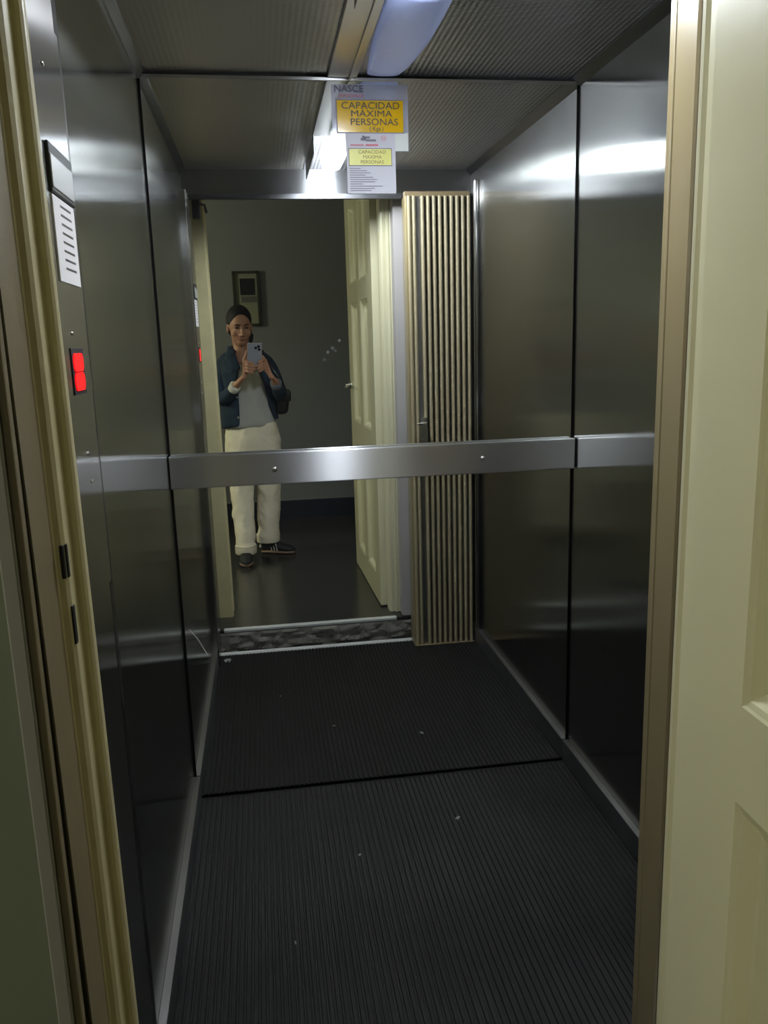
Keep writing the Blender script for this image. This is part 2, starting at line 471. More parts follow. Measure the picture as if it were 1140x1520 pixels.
# left door jamb with its beads, leaning a touch as old frames do
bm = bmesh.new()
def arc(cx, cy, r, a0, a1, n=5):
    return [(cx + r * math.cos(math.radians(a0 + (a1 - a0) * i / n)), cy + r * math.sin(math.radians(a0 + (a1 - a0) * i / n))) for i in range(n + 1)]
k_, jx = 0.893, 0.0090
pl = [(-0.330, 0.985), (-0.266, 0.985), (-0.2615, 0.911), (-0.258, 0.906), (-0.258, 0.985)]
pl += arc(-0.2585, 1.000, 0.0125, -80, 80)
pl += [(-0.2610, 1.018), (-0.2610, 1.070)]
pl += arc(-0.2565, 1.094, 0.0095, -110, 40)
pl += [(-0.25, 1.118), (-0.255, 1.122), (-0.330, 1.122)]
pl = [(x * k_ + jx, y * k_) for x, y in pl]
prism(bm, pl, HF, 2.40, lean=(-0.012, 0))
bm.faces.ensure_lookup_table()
bm.faces[3].material_index = 1                       # the flat face is a darker brown
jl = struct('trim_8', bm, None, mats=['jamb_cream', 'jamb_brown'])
for z0, z1, nm, lx in ((1.262, 1.299, 'strike_hole', 0.0), (1.186, 1.230, 'key_slot', 0.0005)):
    bm = bmesh.new(); zz_ = (z0 + z1) / 2; ln = -0.012 * (zz_ - HF) / 2.29
    for q in (0, 1):
        t = math.radians(-40 + 32 * q if nm == 'strike_hole' else -14 + 12 * q)
        cx, cy = -0.2585 * k_ + jx + ln + 0.0108 * math.cos(t), k_ + 0.0108 * math.sin(t)
        bx(bm, cx - 0.003, cx + 0.0012, cy - 0.003, cy + 0.003, z0, z1, 0.001)
    o = obj(nm, bm, 'black'); o.parent = jl
# architrave strip on the landing side of the joint
box('trim_9', -0.251, -0.2355, 0.779, 0.797, HF, 2.45, 'archgrey', kind='structure', bev=0.002)
box('trim_10', -0.2355, -0.2275, 0.783, 0.797, HF, 2.45, 'jamb_brown', kind='structure', bev=0.002)
# right jamb
bm = bmesh.new()
pr = [(0.658, 1.03), (0.607, 1.03), (0.604, 1.034), (0.604, 1.085), (0.609, 1.09)] + [(x, y) for x, y in arc(0.616, 1.104, 0.012, 200, 60)] + [(0.632, 1.112)] + arc(0.642, 1.113, 0.011, 170, 20) + [(0.658, 1.118)]
prism(bm, pr, HF + 0.002, 2.42)
struct('trim_11', bm, 'cream')
box('trim_12', -0.305, 0.658, 1.0, 1.12, 2.40, 2.46, 'cream', kind='structure')
# metal nosing on the edge of the landing floor
bm = bmesh.new(); bx(bm, -0.255, 0.625, 1.180, 1.212, HF - 0.012, HF + 0.003, 0.003)
struct('trim_13', bm, 'edge_metal')
# broken concrete face of the step
bm = bmesh.new()
nx, nz = 150, 16
rows = []
for k in range(nz + 1):
    row = []
    for i in range(nx + 1):
        x = -0.29 + 1.29 * i / nx; z = -0.06 + (HF - 0.014 + 0.06) * k / nz
        vd = mnoise.voronoi(Vector((x * 9.0, z * 22.0, 0.3)))[0]
        ph = 1.6 * mnoise.noise(Vector((x * 14, z * 30, 2.0))) + 1.4 * min(1.0, (vd[1] - vd[0]) * 2.5) - 1.0 + 0.35 * mnoise.noise(Vector((x * 70, z * 90, 5.0)))
        edge = 0.0 if k in (0, nz) else 1.0
        row.append(bm.verts.new((x, 1.214 + edge * (0.011 + 0.010 * max(-1.0, min(1.3, ph))), z)))
    rows.append(row)
back = [[bm.verts.new((r[0].co.x, 1.205, r[0].co.z)), bm.verts.new((r[-1].co.x, 1.205, r[-1].co.z))] for r in rows]
for k in range(nz):
    for i in range(nx): bm.faces.new((rows[k][i], rows[k][i + 1], rows[k + 1][i + 1], rows[k + 1][i]))
struct('wall_step', bm, 'concrete')

# landing door, standing open on the right: four-panel-high leaf on its hinges
A = Vector((0.572, 1.015, 0)); B = Vector((0.547, 0.10, 0))
dv = (B - A).normalized(); LW = (B - A).length
nv = Vector((-1, 0, 0)); nv = (nv - dv * nv.dot(dv)).normalized()      # towards the opening
Z0, Z1 = HF + 0.008, 2.40
def dp(s, z, d=0.0): return A + dv * s + nv * d + Vector((0, 0, z))
door = empty('door_1', (A.x, A.y, HF)); door['kind'] = 'structure'
ss = [0.0, 0.147, 0.405, 0.515, 0.775, LW]
zz = [Z0, 0.26, 0.915, 1.045, 1.735, 1.84, 2.27, Z1]
bm = bmesh.new()
def quad(*p): bm.faces.new([bm.verts.new(q) for q in p])
for i in range(5):
    for k in range(7):
        s0, s1, z0, z1 = ss[i], ss[i + 1], zz[k], zz[k + 1]
        if i in (1, 3) and k in (1, 3, 5):
            steps = [(0, 0), (0.004, -0.002), (0.012, -0.004), (0.028, -0.019), (0.034, -0.0205)]
            for (o0, d0), (o1, d1) in zip(steps[:-1], steps[1:]):
                q = lambda o, d: [dp(s0 + o, z0 + o, d), dp(s1 - o, z0 + o, d), dp(s1 - o, z1 - o, d), dp(s0 + o, z1 - o, d)]
                a, b = q(o0, d0), q(o1, d1)
                for j in range(4): quad(a[j], a[(j + 1) % 4], b[(j + 1) % 4], b[j])
            quad(*q(0.034, -0.0205))
        else:
            quad(dp(s0, z0), dp(s1, z0), dp(s1, z1), dp(s0, z1))
T = -0.044
quad(dp(0, Z0, T), dp(LW, Z0, T), dp(LW, Z1, T), dp(0, Z1, T))
quad(dp(0, Z0), dp(0, Z1), dp(0, Z1, T), dp(0, Z0, T)); quad(dp(LW, Z0), dp(LW, Z1), dp(LW, Z1, T), dp(LW, Z0, T))
quad(dp(0, Z0), dp(LW, Z0), dp(LW, Z0, T), dp(0, Z0, T)); quad(dp(0, Z1), dp(LW, Z1), dp(LW, Z1, T), dp(0, Z1, T))
bmesh.ops.remove_doubles(bm, verts=bm.verts, dist=1e-5)
leaf = under(obj('door_leaf', bm, 'cream'), door)
for side, nm in ((1, 'door_handle'), (-1, 'door_handle')):
    off = 0.0 if side > 0 else T
    bm = bmesh.new()
    tube(bm, [dp(LW - 0.05, 1.255, off), dp(LW - 0.05, 1.255, off + side * 0.045)], [0.009, 0.009], 10)
    tube(bm, [dp(LW - 0.05, 1.255, off + side * 0.045), dp(LW - 0.16, 1.25, off + side * 0.048)], [0.009, 0.007], 10)
    tube(bm, [dp(LW - 0.05, 1.255, off), dp(LW - 0.05, 1.255, off + side * 0.006)], [0.022, 0.022], 16)
    under(obj(nm, bm, 'chrome', None, True), door)

# dim lamp on the far wall of the landing
hl = empty('landing_lamp', (-2.78, -0.20, 1.85))
tag(hl, 'dim globe wall lamp on the far left wall of the landing', 'lamp')
bm = bmesh.new(); ball(bm, (-2.68, -0.20, 1.95), (0.10, 0.10, 0.13)); under(obj('lamp_glass', bm, 'hall_lamp', None, True), hl)
bm = bmesh.new(); disc(bm, (-2.785, -0.20, 1.85), 0.07, 'x', 0.03, 24)
tube(bm, [(-2.78, -0.20, 1.85), (-2.70, -0.20, 1.82), (-2.68, -0.20, 1.84)], [0.012, 0.012, 0.02], 10); under(obj('lamp_bracket', bm, 'housing_steel'), hl)

# ------------------------------------------------------------------ mirror
bm = bmesh.new(); bx(bm, XL + 0.007, XR - 0.007, D, D + 0.006, 0.012, ZC - 0.012)
tag(obj('mirror', bm, 'mirror'), 'full width mirror covering the back wall of the lift car', 'mirror')

bm = bmesh.new(); bx(bm, XL + 0.002, XR - 0.002, D - 0.004, D + 0.008, ZC - 0.018, ZC - 0.009, 0.001)
mir = bpy.data.objects['mirror']
o = obj('top_channel', bm, 'rail_steel'); o.parent = mir
bm = bmesh.new(); tube(bm, [(-0.276, D - 0.0004, 0.606), (-0.253, D - 0.0004, 0.574), (-0.225, D - 0.0004, 0.515)], [0.0009, 0.0009, 0.0009], 6)
o = obj('scratch', bm, 'scrap'); o.parent = mir

# handrail
hr = empty('handrail', (0.36, D - 0.03, 1.075))
tag(hr, 'flat brushed steel handrail running across the back mirror', 'handrail')
bm = bmesh.new(); bx(bm, XL + 0.004, XR - 0.004, D - 0.034, D - 0.012, 1.075, 1.176, 0.003)
under(obj('rail_bar', bm, 'rail_steel'), hr)
for x in (XL + 0.1, 0.36, XR - 0.1):
    bm = bmesh.new(); bx(bm, x - 0.02, x + 0.02, D - 0.012, D - 0.0005, 1.10, 1.15); under(obj('bracket', bm, 'rail_steel'), hr)
for x, z in ((0.028, 1.123), (0.698, 1.124)):
    bm = bmesh.new(); ball(bm, (x, D - 0.034, z), (0.0085, 0.006, 0.0085), seg=14); under(obj('bolt', bm, 'screw', None, True), hr)

# ------------------------------------------------------------------ rubber mat with lengthwise ribs
bm = bmesh.new()
x0, x1, ya, yb = XL + 0.021, XR - 0.021, 1.288, D - 0.013
pitch = 0.0172
nr = int((x1 - x0) / pitch); pitch = (x1 - x0) / nr
prof = []
for i in range(nr):
    a = x0 + i * pitch
    prof += [(a, 0.0045), (a + pitch * 0.30, 0.0045), (a + pitch * 0.38, 0.008), (a + pitch * 0.92, 0.008)]
prof.append((x1, 0.0045))
va = [bm.verts.new((x, ya, z)) for x, z in prof]; vb = [bm.verts.new((x, yb, z)) for x, z in prof]
for i in range(len(prof) - 1): bm.faces.new((va[i], va[i + 1], vb[i + 1], vb[i]))
c = [bm.verts.new(q) for q in ((x0, ya, 0.0005), (x1, ya, 0.0005), (x1, yb, 0.0005), (x0, yb, 0.0005))]
bm.faces.new(list(reversed(c)))
bm.faces.new([c[0], c[1]] + list(reversed(va))); bm.faces.new([c[3]] + vb + [c[2]])
bm.faces.new((c[0], va[0], vb[0], c[3])); bm.faces.new((c[1], c[2], vb[-1], va[-1]))
tag(obj('rubber_mat', bm, 'rubber'), 'black ribbed rubber mat covering the floor of the lift', 'floor mat')

# ------------------------------------------------------------------ lift lamp: long tray along the ceiling, lit diffuser toward the entrance
lamp = empty('ceiling_lamp', (0.36, 1.9, ZC))
tag(lamp, 'long bluish ceiling light running from the entrance to the mirror', 'lamp')
def hull(name, mat, stations, smooth=True):
    bm = bmesh.new(); rings = []
    for (y, xa, xb, drop) in stations:
        n = 14
        rings.append([Vector(((xa + xb) / 2 - (xb - xa) / 2 * math.cos(PI * k / n), y, ZC - 0.0005 - drop * math.sin(PI * k / n) ** 0.7)) for k in range(n + 1)])
    ring_tube(bm, rings)
    return under(obj(name, bm, mat, None, smooth), lamp)
hull('housing', 'housing', [(1.912, 0.335, 0.483, 0.030), (1.97, 0.335, 0.485, 0.036), (2.10, 0.335, 0.487, 0.036), (2.25, 0.338, 0.487, 0.033), (2.4, 0.345, 0.478, 0.026), (2.5, 0.352, 0.468, 0.018), (2.57, 0.36, 0.455, 0.008)])
hull('diffuser', 'diffuser', [(1.435, 0.312, 0.398, 0.038), (1.44, 0.31, 0.40, 0.042), (1.6, 0.31, 0.40, 0.042), (1.89, 0.31, 0.40, 0.042), (1.91, 0.325, 0.39, 0.034)])
bm = bmesh.new(); bx(bm, 0.2445, 0.248, 1.43, 1.915, 2.203, ZC - 0.0005, 0.001)
under(obj('side_shield', bm, 'housing_steel'), lamp)
bm = bmesh.new(); bx(bm, 0.243, 0.33, 1.912, D - 0.012, ZC - 0.012, ZC - 0.0005, 0.002)
under(obj('tray', bm, 'housing_steel'), lamp)
bm = bmesh.new(); bx(bm, 0.305, 0.312, 1.912, D - 0.012, ZC - 0.018, ZC - 0.012, 0.001)
under(obj('tray_rib', bm, 'housing_steel'), lamp)

# ------------------------------------------------------------------ signs on the mirror
ys = D - 0.0012
s1 = empty('capacity_sign', (0.3675, D, 2.064))
tag(s1, 'clear laminated capacity sign with an orange-yellow label, high on the mirror', 'sign')
def pane(name, x0, x1, z0, z1, y, mat, parent, t=0.0006):
    bm = bmesh.new(); bx(bm, x0, x1, y - t, y, z0, z1); return under(obj(name, bm, mat), parent)
pane('laminate', 0.253, 0.482, 2.064, 2.249, ys, 'film', s1)
pane('white_margin', 0.255, 0.480, 2.065, 2.116, ys - 0.0008, 'paper_white', s1)
pane('yellow_label', 0.268, 0.467, 2.116, 2.206, ys - 0.0008, 'yellow', s1)
bm = bmesh.new()
for (a, b, c2, d2) in ((0.266, 0.469, 2.205, 2.208), (0.266, 0.469, 2.114, 2.117), (0.266, 0.2685, 2.114, 2.208), (0.4665, 0.469, 2.114, 2.208)):
    bx(bm, a, b, ys - 0.0020, ys - 0.0016, c2, d2)
under(obj('label_border', bm, 'ink_grey'), s1)
yt = ys - 0.0022
text('CAPACIDAD', 'lettering', 0.027, (0.369, yt, 2.190), 'ink', s1, sx=1.15)
text('MÁXIMA', 'lettering', 0.025, (0.371, yt, 2.168), 'ink', s1, sx=1.3)
text('PERSONAS', 'lettering', 0.027, (0.379, yt, 2.145), 'ink', s1, sx=1.12)
text('( Kgs.)', 'lettering', 0.017, (0.385, yt, 2.127), 'ink', s1)
text('NASCE', 'lettering', 0.027, (0.305, yt, 2.236), 'ink_blue', s1, sx=1.05)
text('ASCENSORES', 'lettering', 0.012, (0.312, yt, 2.217), 'ink_red', s1, sx=1.1)

s2 = empty('capacity_sign', (0.37, D, 1.944))
tag(s2, 'white printed notice with a lemon yellow panel, overlapping the bottom of the capacity sign', 'sign')
y2 = ys - 0.0035
pane('paper_sheet', 0.292, 0.440, 1.944, 2.113, y2, 'paper', s2)
pane('yellow_label', 0.300, 0.427, 2.024, 2.071, y2 - 0.0008, 'yellow2', s2)
bm = bmesh.new()
for (a, b, c2, d2) in ((0.298, 0.429, 2.070, 2.0722), (0.298, 0.429, 2.0225, 2.0245), (0.298, 0.300, 2.0225, 2.072), (0.427, 0.429, 2.0225, 2.072)):
    bx(bm, a, b, y2 - 0.0020, y2 - 0.0016, c2, d2)
under(obj('label_border', bm, 'ink_grey'), s2)
y3 = y2 - 0.0018
text('CAPACIDAD', 'lettering', 0.0135, (0.369, y3, 2.061), 'ink_brown', s2, sx=1.1)
text('MAXIMA', 'lettering', 0.0135, (0.369, y3, 2.047), 'ink_brown', s2, sx=1.1)
text('PERSONAS', 'lettering', 0.0135, (0.369, y3, 2.033), 'ink_brown', s2, sx=1.1)
bm = bmesh.new()
for k, ln in enumerate([.033, .052, .063, .047, .070, .082, .076, .039, .098, .074, .064]):
    z = 2.015 - k * 0.0062
    bx(bm, 0.300, 0.300 + ln, y3 - 0.0002, y3 + 0.0002, z - 0.0009, z + 0.0009)
under(obj('printed_lines', bm, 'ink_grey'), s2)
bm = bmesh.new()
for (a, b, z, h) in ((0.336, 0.352, 2.097, .0035), (0.345, 0.364, 2.102, .003), (0.352, 0.382, 2.094, .003), (0.340, 0.347, 2.104, .003)):
    bx(bm, a, b, y3 - 0.0002, y3 + 0.0002, z - h, z + h)
under(obj('logo', bm, 'ink_grey'), s2)
bm = bmesh.new(); bx(bm, 0.350, 0.388, y3 - 0.0002, y3 + 0.0002, 2.078, 2.0835)
bx(bm, 0.304, 0.345, y3 - 0.0002, y3 + 0.0002, 2.079, 2.0825)
for k in range(18):
    a0, a1 = 2 * PI * k / 18, 2 * PI * (k + 1) / 18
    for r0 in (0.0075,):
        q = [(0.405 + r * math.cos(t), 2.100 + r * math.sin(t)) for r, t in ((r0, a0), (r0, a1), (r0 - 0.0015, a1), (r0 - 0.0015, a0))]
        bm.faces.new([bm.verts.new((x, y3, z)) for x, z in q])
bx(bm, 0.4015, 0.4085, y3 - 0.0002, y3 + 0.0002, 2.0990, 2.1010)
under(obj('red_print', bm, 'ink_red'), s2)

# ------------------------------------------------------------------ controls on the front post
xp = -0.272
cp = empty('control_panel', (xp, 1.30, 1.25))
tag(cp, 'steel lift control panel with a lit red floor indicator on the front post', 'control panel')
bm = bmesh.new(); bx(bm, xp - 0.0005, xp + 0.002, 1.158, 1.385, 1.12, 1.96, 0.0008)
under(obj('face_plate', bm, 'post_steel'), cp)
bm = bmesh.new(); bx(bm, xp + 0.0015, xp + 0.004, 1.252, 1.335, 1.438, 1.506, 0.001)
win = under(obj('indicator_window', bm, 'black'), cp)
for z0, z1 in ((1.4715, 1.4985), (1.4435, 1.4705)):
    bm = bmesh.new(); 
    pts = []
    for (cy, cz, a0) in ((1.312, z1 - 0.011, 0), (1.268, z1 - 0.011, 90), (1.268, z0 + 0.011, 180), (1.312, z0 + 0.011, 270)):
        pts += arc(cy, cz, 0.011, a0, a0 + 90, 4)
    f_ = [bm.verts.new((xp + 0.0055, y, z)) for y, z in pts]; g_ = [bm.verts.new((xp + 0.0035, y, z)) for y, z in pts]
    bm.faces.new(f_); bm.faces.new(list(reversed(g_)))
    for q in range(len(pts)): bm.faces.new((f_[q], g_[q], g_[(q + 1) % len(pts)], f_[(q + 1) % len(pts)]))
    sg = obj('lit_segment', bm, 'red_led'); sg.parent = win
for y, z in ((1.266, 1.887), (1.278, 1.527), (1.302, 1.347), (1.31, 1.302)):
    bm = bmesh.new(); ball(bm, (xp + 0.003, y, z), (0.0015, 0.006, 0.003), seg=12); under(obj('screw', bm, 'screw', None, True), cp)

nb = empty('notice_holder', (xp, 1.29, 1.605))
tag(nb, 'dark holder with a white printed notice above the red floor indicator', 'notice')
bm = bmesh.new(); bx(bm, xp + 0.002, xp + 0.007, 1.229, 1.372, 1.716, 1.782, 0.002)
under(obj('holder_plate', bm, 'black_metal'), nb)
bm = bmesh.new(); bx(bm, xp + 0.002, xp + 0.0045, 1.233, 1.366, 1.598, 1.714, 0.0005)
under(obj('paper_sheet', bm, 'notice'), nb)
bm = bmesh.new()
for k in range(8):
    z = 1.704 - k * 0.0122
    bx(bm, xp + 0.0043, xp + 0.0048, 1.275, 1.342, z - 0.0016, z + 0.0016)
under(obj('printed_lines', bm, 'ink'), nb)
bm = bmesh.new(); bx(bm, xp + 0.006, xp + 0.0085, 1.230, 1.362, 1.722, 1.766, 0.0012)
under(obj('name_tag', bm, 'tag_grey'), nb)

# small black latch bracket hanging at the top of the entrance
lb = empty('gate_latch', (-0.24, 1.205, 2.06))
tag(lb, 'black metal gate latch hanging at the upper left corner of the entrance', 'latch')
bm = bmesh.new(); bx(bm, -0.262, -0.228, 1.19, 1.225, 2.075, 2.168, 0.003); under(obj('latch_body', bm, 'black_metal'), lb)
bm = bmesh.new(); tube(bm, [(-0.228, 1.208, 2.14), (-0.206, 1.208, 2.135), (-0.200, 1.208, 2.105)], [0.005, 0.006, 0.007], 10); under(obj('roller_arm', bm, 'black_metal', None, True), lb)

# ------------------------------------------------------------------ folding gate, stacked at the right of the entrance
gate = empty('folding_gate', (0.835, 1.33, 0.005))
tag(gate, 'tan painted metal folding gate stacked open on the right of the lift entrance', 'gate')
def rib_outline(x, w, yb, yt):
    r = w / 2
    return [(x + r, yb), (x + r, yt - r)] + arc(x, yt - r, r, 0, 180, 6) + [(x - r, yb)]
GZ0, GZ1 = 0.012, 2.145
# leading stile: deep box with a bead near each corner of its side
bm = bmesh.new()
prism(bm, [(0.716, 1.270), (0.716, 1.364), (0.691, 1.364), (0.688, 1.361), (0.688, 1.348), (0.6865, 1.346), (0.6862, 1.343), (0.6865, 1.340), (0.688, 1.338), (0.688, 1.275), (0.691, 1.270)], GZ0, GZ1)
under(obj('leading_stile', bm, 'tan'), gate)
ribx = [0.704, 0.7265] + [0.766 + 0.0268 * k for k in range(9)]
for i, x in enumerate(ribx):
    bm = bmesh.new()
    prism(bm, rib_outline(x, 0.0150, 1.305, 1.372), GZ0, GZ1)
    prism(bm, [(x - 0.0115, 1.300), (x + 0.0115, 1.300), (x + 0.0115, 1.312), (x - 0.0115, 1.312)], GZ0 + 0.01, GZ1 - 0.01)
    under(obj('slat', bm, 'slat_tan'), gate)
bm = bmesh.new(); bx(bm, 0.736, 0.757, 1.325, 1.347, GZ0, GZ1); under(obj('lock_channel', bm, 'skirt_steel'), gate)
bm = bmesh.new()
bx(bm, 0.736, 0.770, 1.350, 1.378, 0.955, 1.150, 0.003)
pl8 = under(obj('lock_plate', bm, 'chrome'), gate)
bm = bmesh.new(); tube(bm, [(0.757, 1.376, 1.125), (0.757, 1.405, 1.125), (0.718, 1.412, 1.123)], [0.006, 0.006, 0.005], 10)
lv = obj('lever', bm, 'chrome', None, True); lv.parent = pl8
bm = bmesh.new(); disc(bm, (0.757, 1.382, 1.04), 0.010, 'y', 0.012); bx(bm, 0.745, 0.768, 1.378, 1.395, 1.045, 1.052)
lv = obj('lock_cylinder', bm, 'chrome'); lv.parent = pl8
bm = bmesh.new(); bx(bm, 0.688, 0.99, 1.31, 1.35, GZ1, 2.167, 0.001); under(obj('top_track', bm, 'tan_dark'), gate)
bm = bmesh.new(); bx(bm, 0.690, 0.992, 1.300, 1.377, 0.0085, GZ0 + 0.002, 0.001); under(obj('bottom_shoe', bm, 'tan_dark'), gate)

# ------------------------------------------------------------------ picture on the landing wall
pf = empty('picture_frame', (-0.07, -1.45, 1.67))
tag(pf, 'dark framed picture on the grey landing wall behind the woman, seen in the mirror', 'picture')
yw = -1.449
bm = bmesh.new()
for a, b, c2, d2 in ((-0.175, -0.155, 1.66, 2.075), (0.01, 0.03, 1.66, 2.075), (-0.175, 0.03, 2.055, 2.075), (-0.175, 0.03, 1.66, 1.68)):
    bx(bm, a, b, yw, yw + 0.025, c2, d2, 0.002)
under(obj('frame_moulding', bm, 'frame'), pf)
def wpane(name, a, b, c2, d2, y, mat):
    bm = bmesh.new(); bx(bm, a, b, y, y + 0.002, c2, d2); return under(obj(name, bm, mat), pf)
wpane('mount_board', -0.156, 0.011, 1.679, 2.056, yw + 0.008, 'mat_board')
wpane('dark_print', -0.118, -0.003, 1.895, 2.02, yw + 0.0102, 'print')
wpane('grey_print', -0.112, 0.005, 1.84, 1.885, yw + 0.0102, 'print_grey')

# ------------------------------------------------------------------ scraps of paper on the mat
def scrap(loc, s, label, rz, crumple=0.5):
    bm = bmesh.new(); vs = []
    n = 5
    for i in range(n):
        for j in range(n):
            x = (i / (n - 1) - .5) * s[0]; y = (j / (n - 1) - .5) * s[1]
            vs.append(bm.verts.new((x, y, 0.0012 + crumple * min(s) * (0.5 + 0.5 * math.sin(i * 2.1 + j * 1.7 + rz * 5)))))
    for i in range(n - 1):
        for j in range(n - 1): bm.faces.new((vs[i * n + j], vs[(i + 1) * n + j], vs[(i + 1) * n + j + 1], vs[i * n + j + 1]))
    r = bmesh.ops.solidify(bm, geom=bm.faces[:], thickness=0.0006)
    o = obj('paper_scrap', bm, 'scrap'); o.location = (loc[0], loc[1], 0.0082); o.rotation_euler = (0, 0, rz)
    tag(o, label, 'litter', 'paper scraps on the mat'); return o
scrap((0.005, 1.83), (0.004, 0.013), 'thin white paper scrap lying alone at the front left of the mat', 0.1)
scrap((0.21, 2.16), (0.009, 0.008), 'tiny pale scrap in the middle of the rubber mat', 0.6)
scrap((0.54, 2.29), (0.018, 0.010), 'small flat grey scrap nearer the mirror on the rubber mat', 0.9)
scrap((-0.235, 1.375), (0.03, 0.024), 'crumpled grey scrap by the lift entrance below the control panel', 0.4, 0.6)

# ------------------------------------------------------------------ the phone in her hands: its lens is where the photograph is taken
PC = Vector((0, 0, CAMH)) - W_ * 0.007
def pp(a, b, c=0.0): return PC + R_ * a + U_ * b + W_ * c
ph = empty('smartphone', tuple(pp(-0.028, -0.13, -0.005)))
tag(ph, 'smartphone in a lavender grey case held up in both hands of the woman', 'phone')
def pbox(name, a0, a1, b0, b1, c0, c1, mat, bev, seg=3, parent=None):
    bm = bmesh.new(); bx(bm, a0, a1, b0, b1, c0, c1, bev, seg)
    for v in bm.verts: v.co = pp(v.co.x, v.co.y, v.co.z)
    o = obj(name, bm, mat, None, False)
    if parent is None: return under(o, ph)
    o.parent = parent; return o
pbox('phone_body', -0.066, 0.020, -0.140, 0.020, -0.014, -0.004, 'case', 0.003)
pbox('phone_edge', -0.0672, 0.0212, -0.1412, 0.0212, -0.0125, -0.0075, 'case_edge', 0.002)
cmod = pbox('camera_bump', -0.026, 0.016, -0.026, 0.016, -0.0045, -0.0022, 'case', 0.001)
for (a, b) in ((0.0, 0.0), (0.004, -0.018), (-0.017, -0.008)):
    bm = bmesh.new(); res = bmesh.ops.create_cone(bm, cap_ends=True, segments=20, radius1=0.0085, radius2=0.008, depth=0.002)
    for v in bm.verts: v.co = pp(a + v.co.x, b + v.co.y, -0.0015 + v.co.z)
    ln = obj('lens', bm, 'lens_black'); ln.parent = cmod

# ------------------------------------------------------------------ the woman taking the picture
pr = empty('person', (-0.08, -0.25, HF))
tag(pr, 'woman in a dark denim jacket and cream trousers photographing herself with a phone', 'person')
def V(*a): return Vector(a)
hc = V(-0.115, -0.315, 1.632)                       # head centre
HR = Matrix.Rotation(-0.20, 3, 'Z') @ Matrix.Rotation(-0.20, 3, 'X')   # turned to the phone and tipped down
def hp(x, y, z): return hc + HR @ V(x, y, z)
body = bmesh.new()
# head: skull, face, jaw, nose, brow, ears
ball(body, hp(0, -0.012, 0.022), (0.074, 0.090, 0.098), HR, 24)
ball(body, hp(0, 0.020, -0.035), (0.062, 0.064, 0.085), HR, 24)
ball(body, hp(0, 0.048, -0.088), (0.036, 0.034, 0.028), HR, 16)
tube(body, [hp(0, 0.078, 0.012), hp(0, 0.090, -0.014), hp(0, 0.101, -0.036)], [0.009, 0.010, 0.013], 10)
for s in (-1, 1):
    ball(body, hp(s * 0.013, 0.088, -0.038), (0.009, 0.010, 0.008), HR, 10)
    ball(body, hp(s * 0.030, 0.072, 0.020), (0.024, 0.011, 0.008), HR, 12)
    ball(body, hp(s * 0.042, 0.052, -0.034), (0.022, 0.022, 0.022), HR, 12)
    ball(body, hp(s * 0.077, -0.008, -0.012), (0.008, 0.018, 0.030), HR, 12)
ball(body, hp(0, 0.080, -0.066), (0.022, 0.010, 0.010), HR, 12)
# neck and core
tube(body, [hp(0, -0.025, -0.05), (-0.115, -0.345, 1.50), (-0.112, -0.352, 1.44)], [0.052, 0.050, 0.058], 16)
tube(body, [(-0.10, -0.35, 1.445), (-0.10, -0.345, 1.36), (-0.09, -0.35, 1.2), (-0.08, -0.36, 1.05), (-0.075, -0.36, 0.93)], [(0.060, 0.095), (0.080, 0.125), (0.075, 0.115), (0.075, 0.115), (0.09, 0.145)], 20, up=(0, 1, 0))
# legs inside the trousers
LEG_A = [(-0.150, -0.35, 0.90), (-0.163, -0.27, 0.56), (-0.160, -0.165, 0.20)]
LEG_B = [(0.002, -0.37, 0.90), (0.012, -0.345, 0.56), (-0.012, -0.335, 0.22)]
for L in (LEG_A, LEG_B): tube(body, L, [0.07, 0.048, 0.034], 12)
# arms
ARM_A = [(-0.225, -0.345, 1.425), (-0.262, -0.285, 1.155), (-0.150, -0.115, 1.272)]
ARM_B = [(0.030, -0.365, 1.425), (0.125, -0.315, 1.170), (0.092, -0.125, 1.280)]
for L in (ARM_A, ARM_B): tube(body, L, [0.034, 0.032, 0.024], 12)
# hands; f(a, b, c) is a point on the phone: across, up, toward the mirror
def hand(side, wrist, palm, knuckles, tips, thumb):
    tube(body, [wrist, palm], [(0.024, 0.020), (0.036, 0.016)], 12)
    for k, t in zip(knuckles, tips):
        tube(body, [palm + (k[0] - palm) * 0.25] + k, [0.0115] + [0.0102] * (len(k) - 1) + [0.0092], 10)
        tube(body, [k[-1]] + t, [0.0095] * len(t) + [0.0075], 10)
    tube(body, thumb, [0.014, 0.011, 0.009, 0.008], 10)
wA, wB = V(*ARM_A[2]), V(*ARM_B[2])
pA, pB = V(-0.098, -0.052, 1.325), V(0.062, -0.060, 1.325)
kA, tA, kB, tB = [], [], [], []
for i in range(4):
    b = -0.098 - i * 0.0195
    kA.append([pp(-0.081, b + 0.004, -0.012), pp(-0.067, b + 0.002, 0.007)]); tA.append([pp(-0.047, b - 0.001, 0.0085), pp(-0.024 - (0.006 if i in (0,) else 0) - (0.010 if i == 3 else 0), b - 0.004, 0.0075)])
    b = -0.088 - i * 0.0195
    kB.append([pp(0.036, b + 0.008, -0.012), pp(0.023, b + 0.004, 0.007)]); tB.append([pp(0.006, b - 0.004, 0.0085), pp(-0.010 + (0.008 if i == 0 else 0) + (0.012 if i == 3 else 0), b - 0.010, 0.0085)])
hand(-1, wA, pA, kA, tA, [pA, pp(-0.088, -0.085, -0.018), pp(-0.076, -0.055, -0.0165), pp(-0.071, -0.028, -0.0135)])
hand(1, wB, pB, kB, tB, [pB, pp(0.046, -0.090, -0.020), pp(0.028, -0.066, -0.024), pp(0.008, -0.050, -0.024)])
remeshed('body', body, 'skin', pr, 0.0042, 4, 0.5)
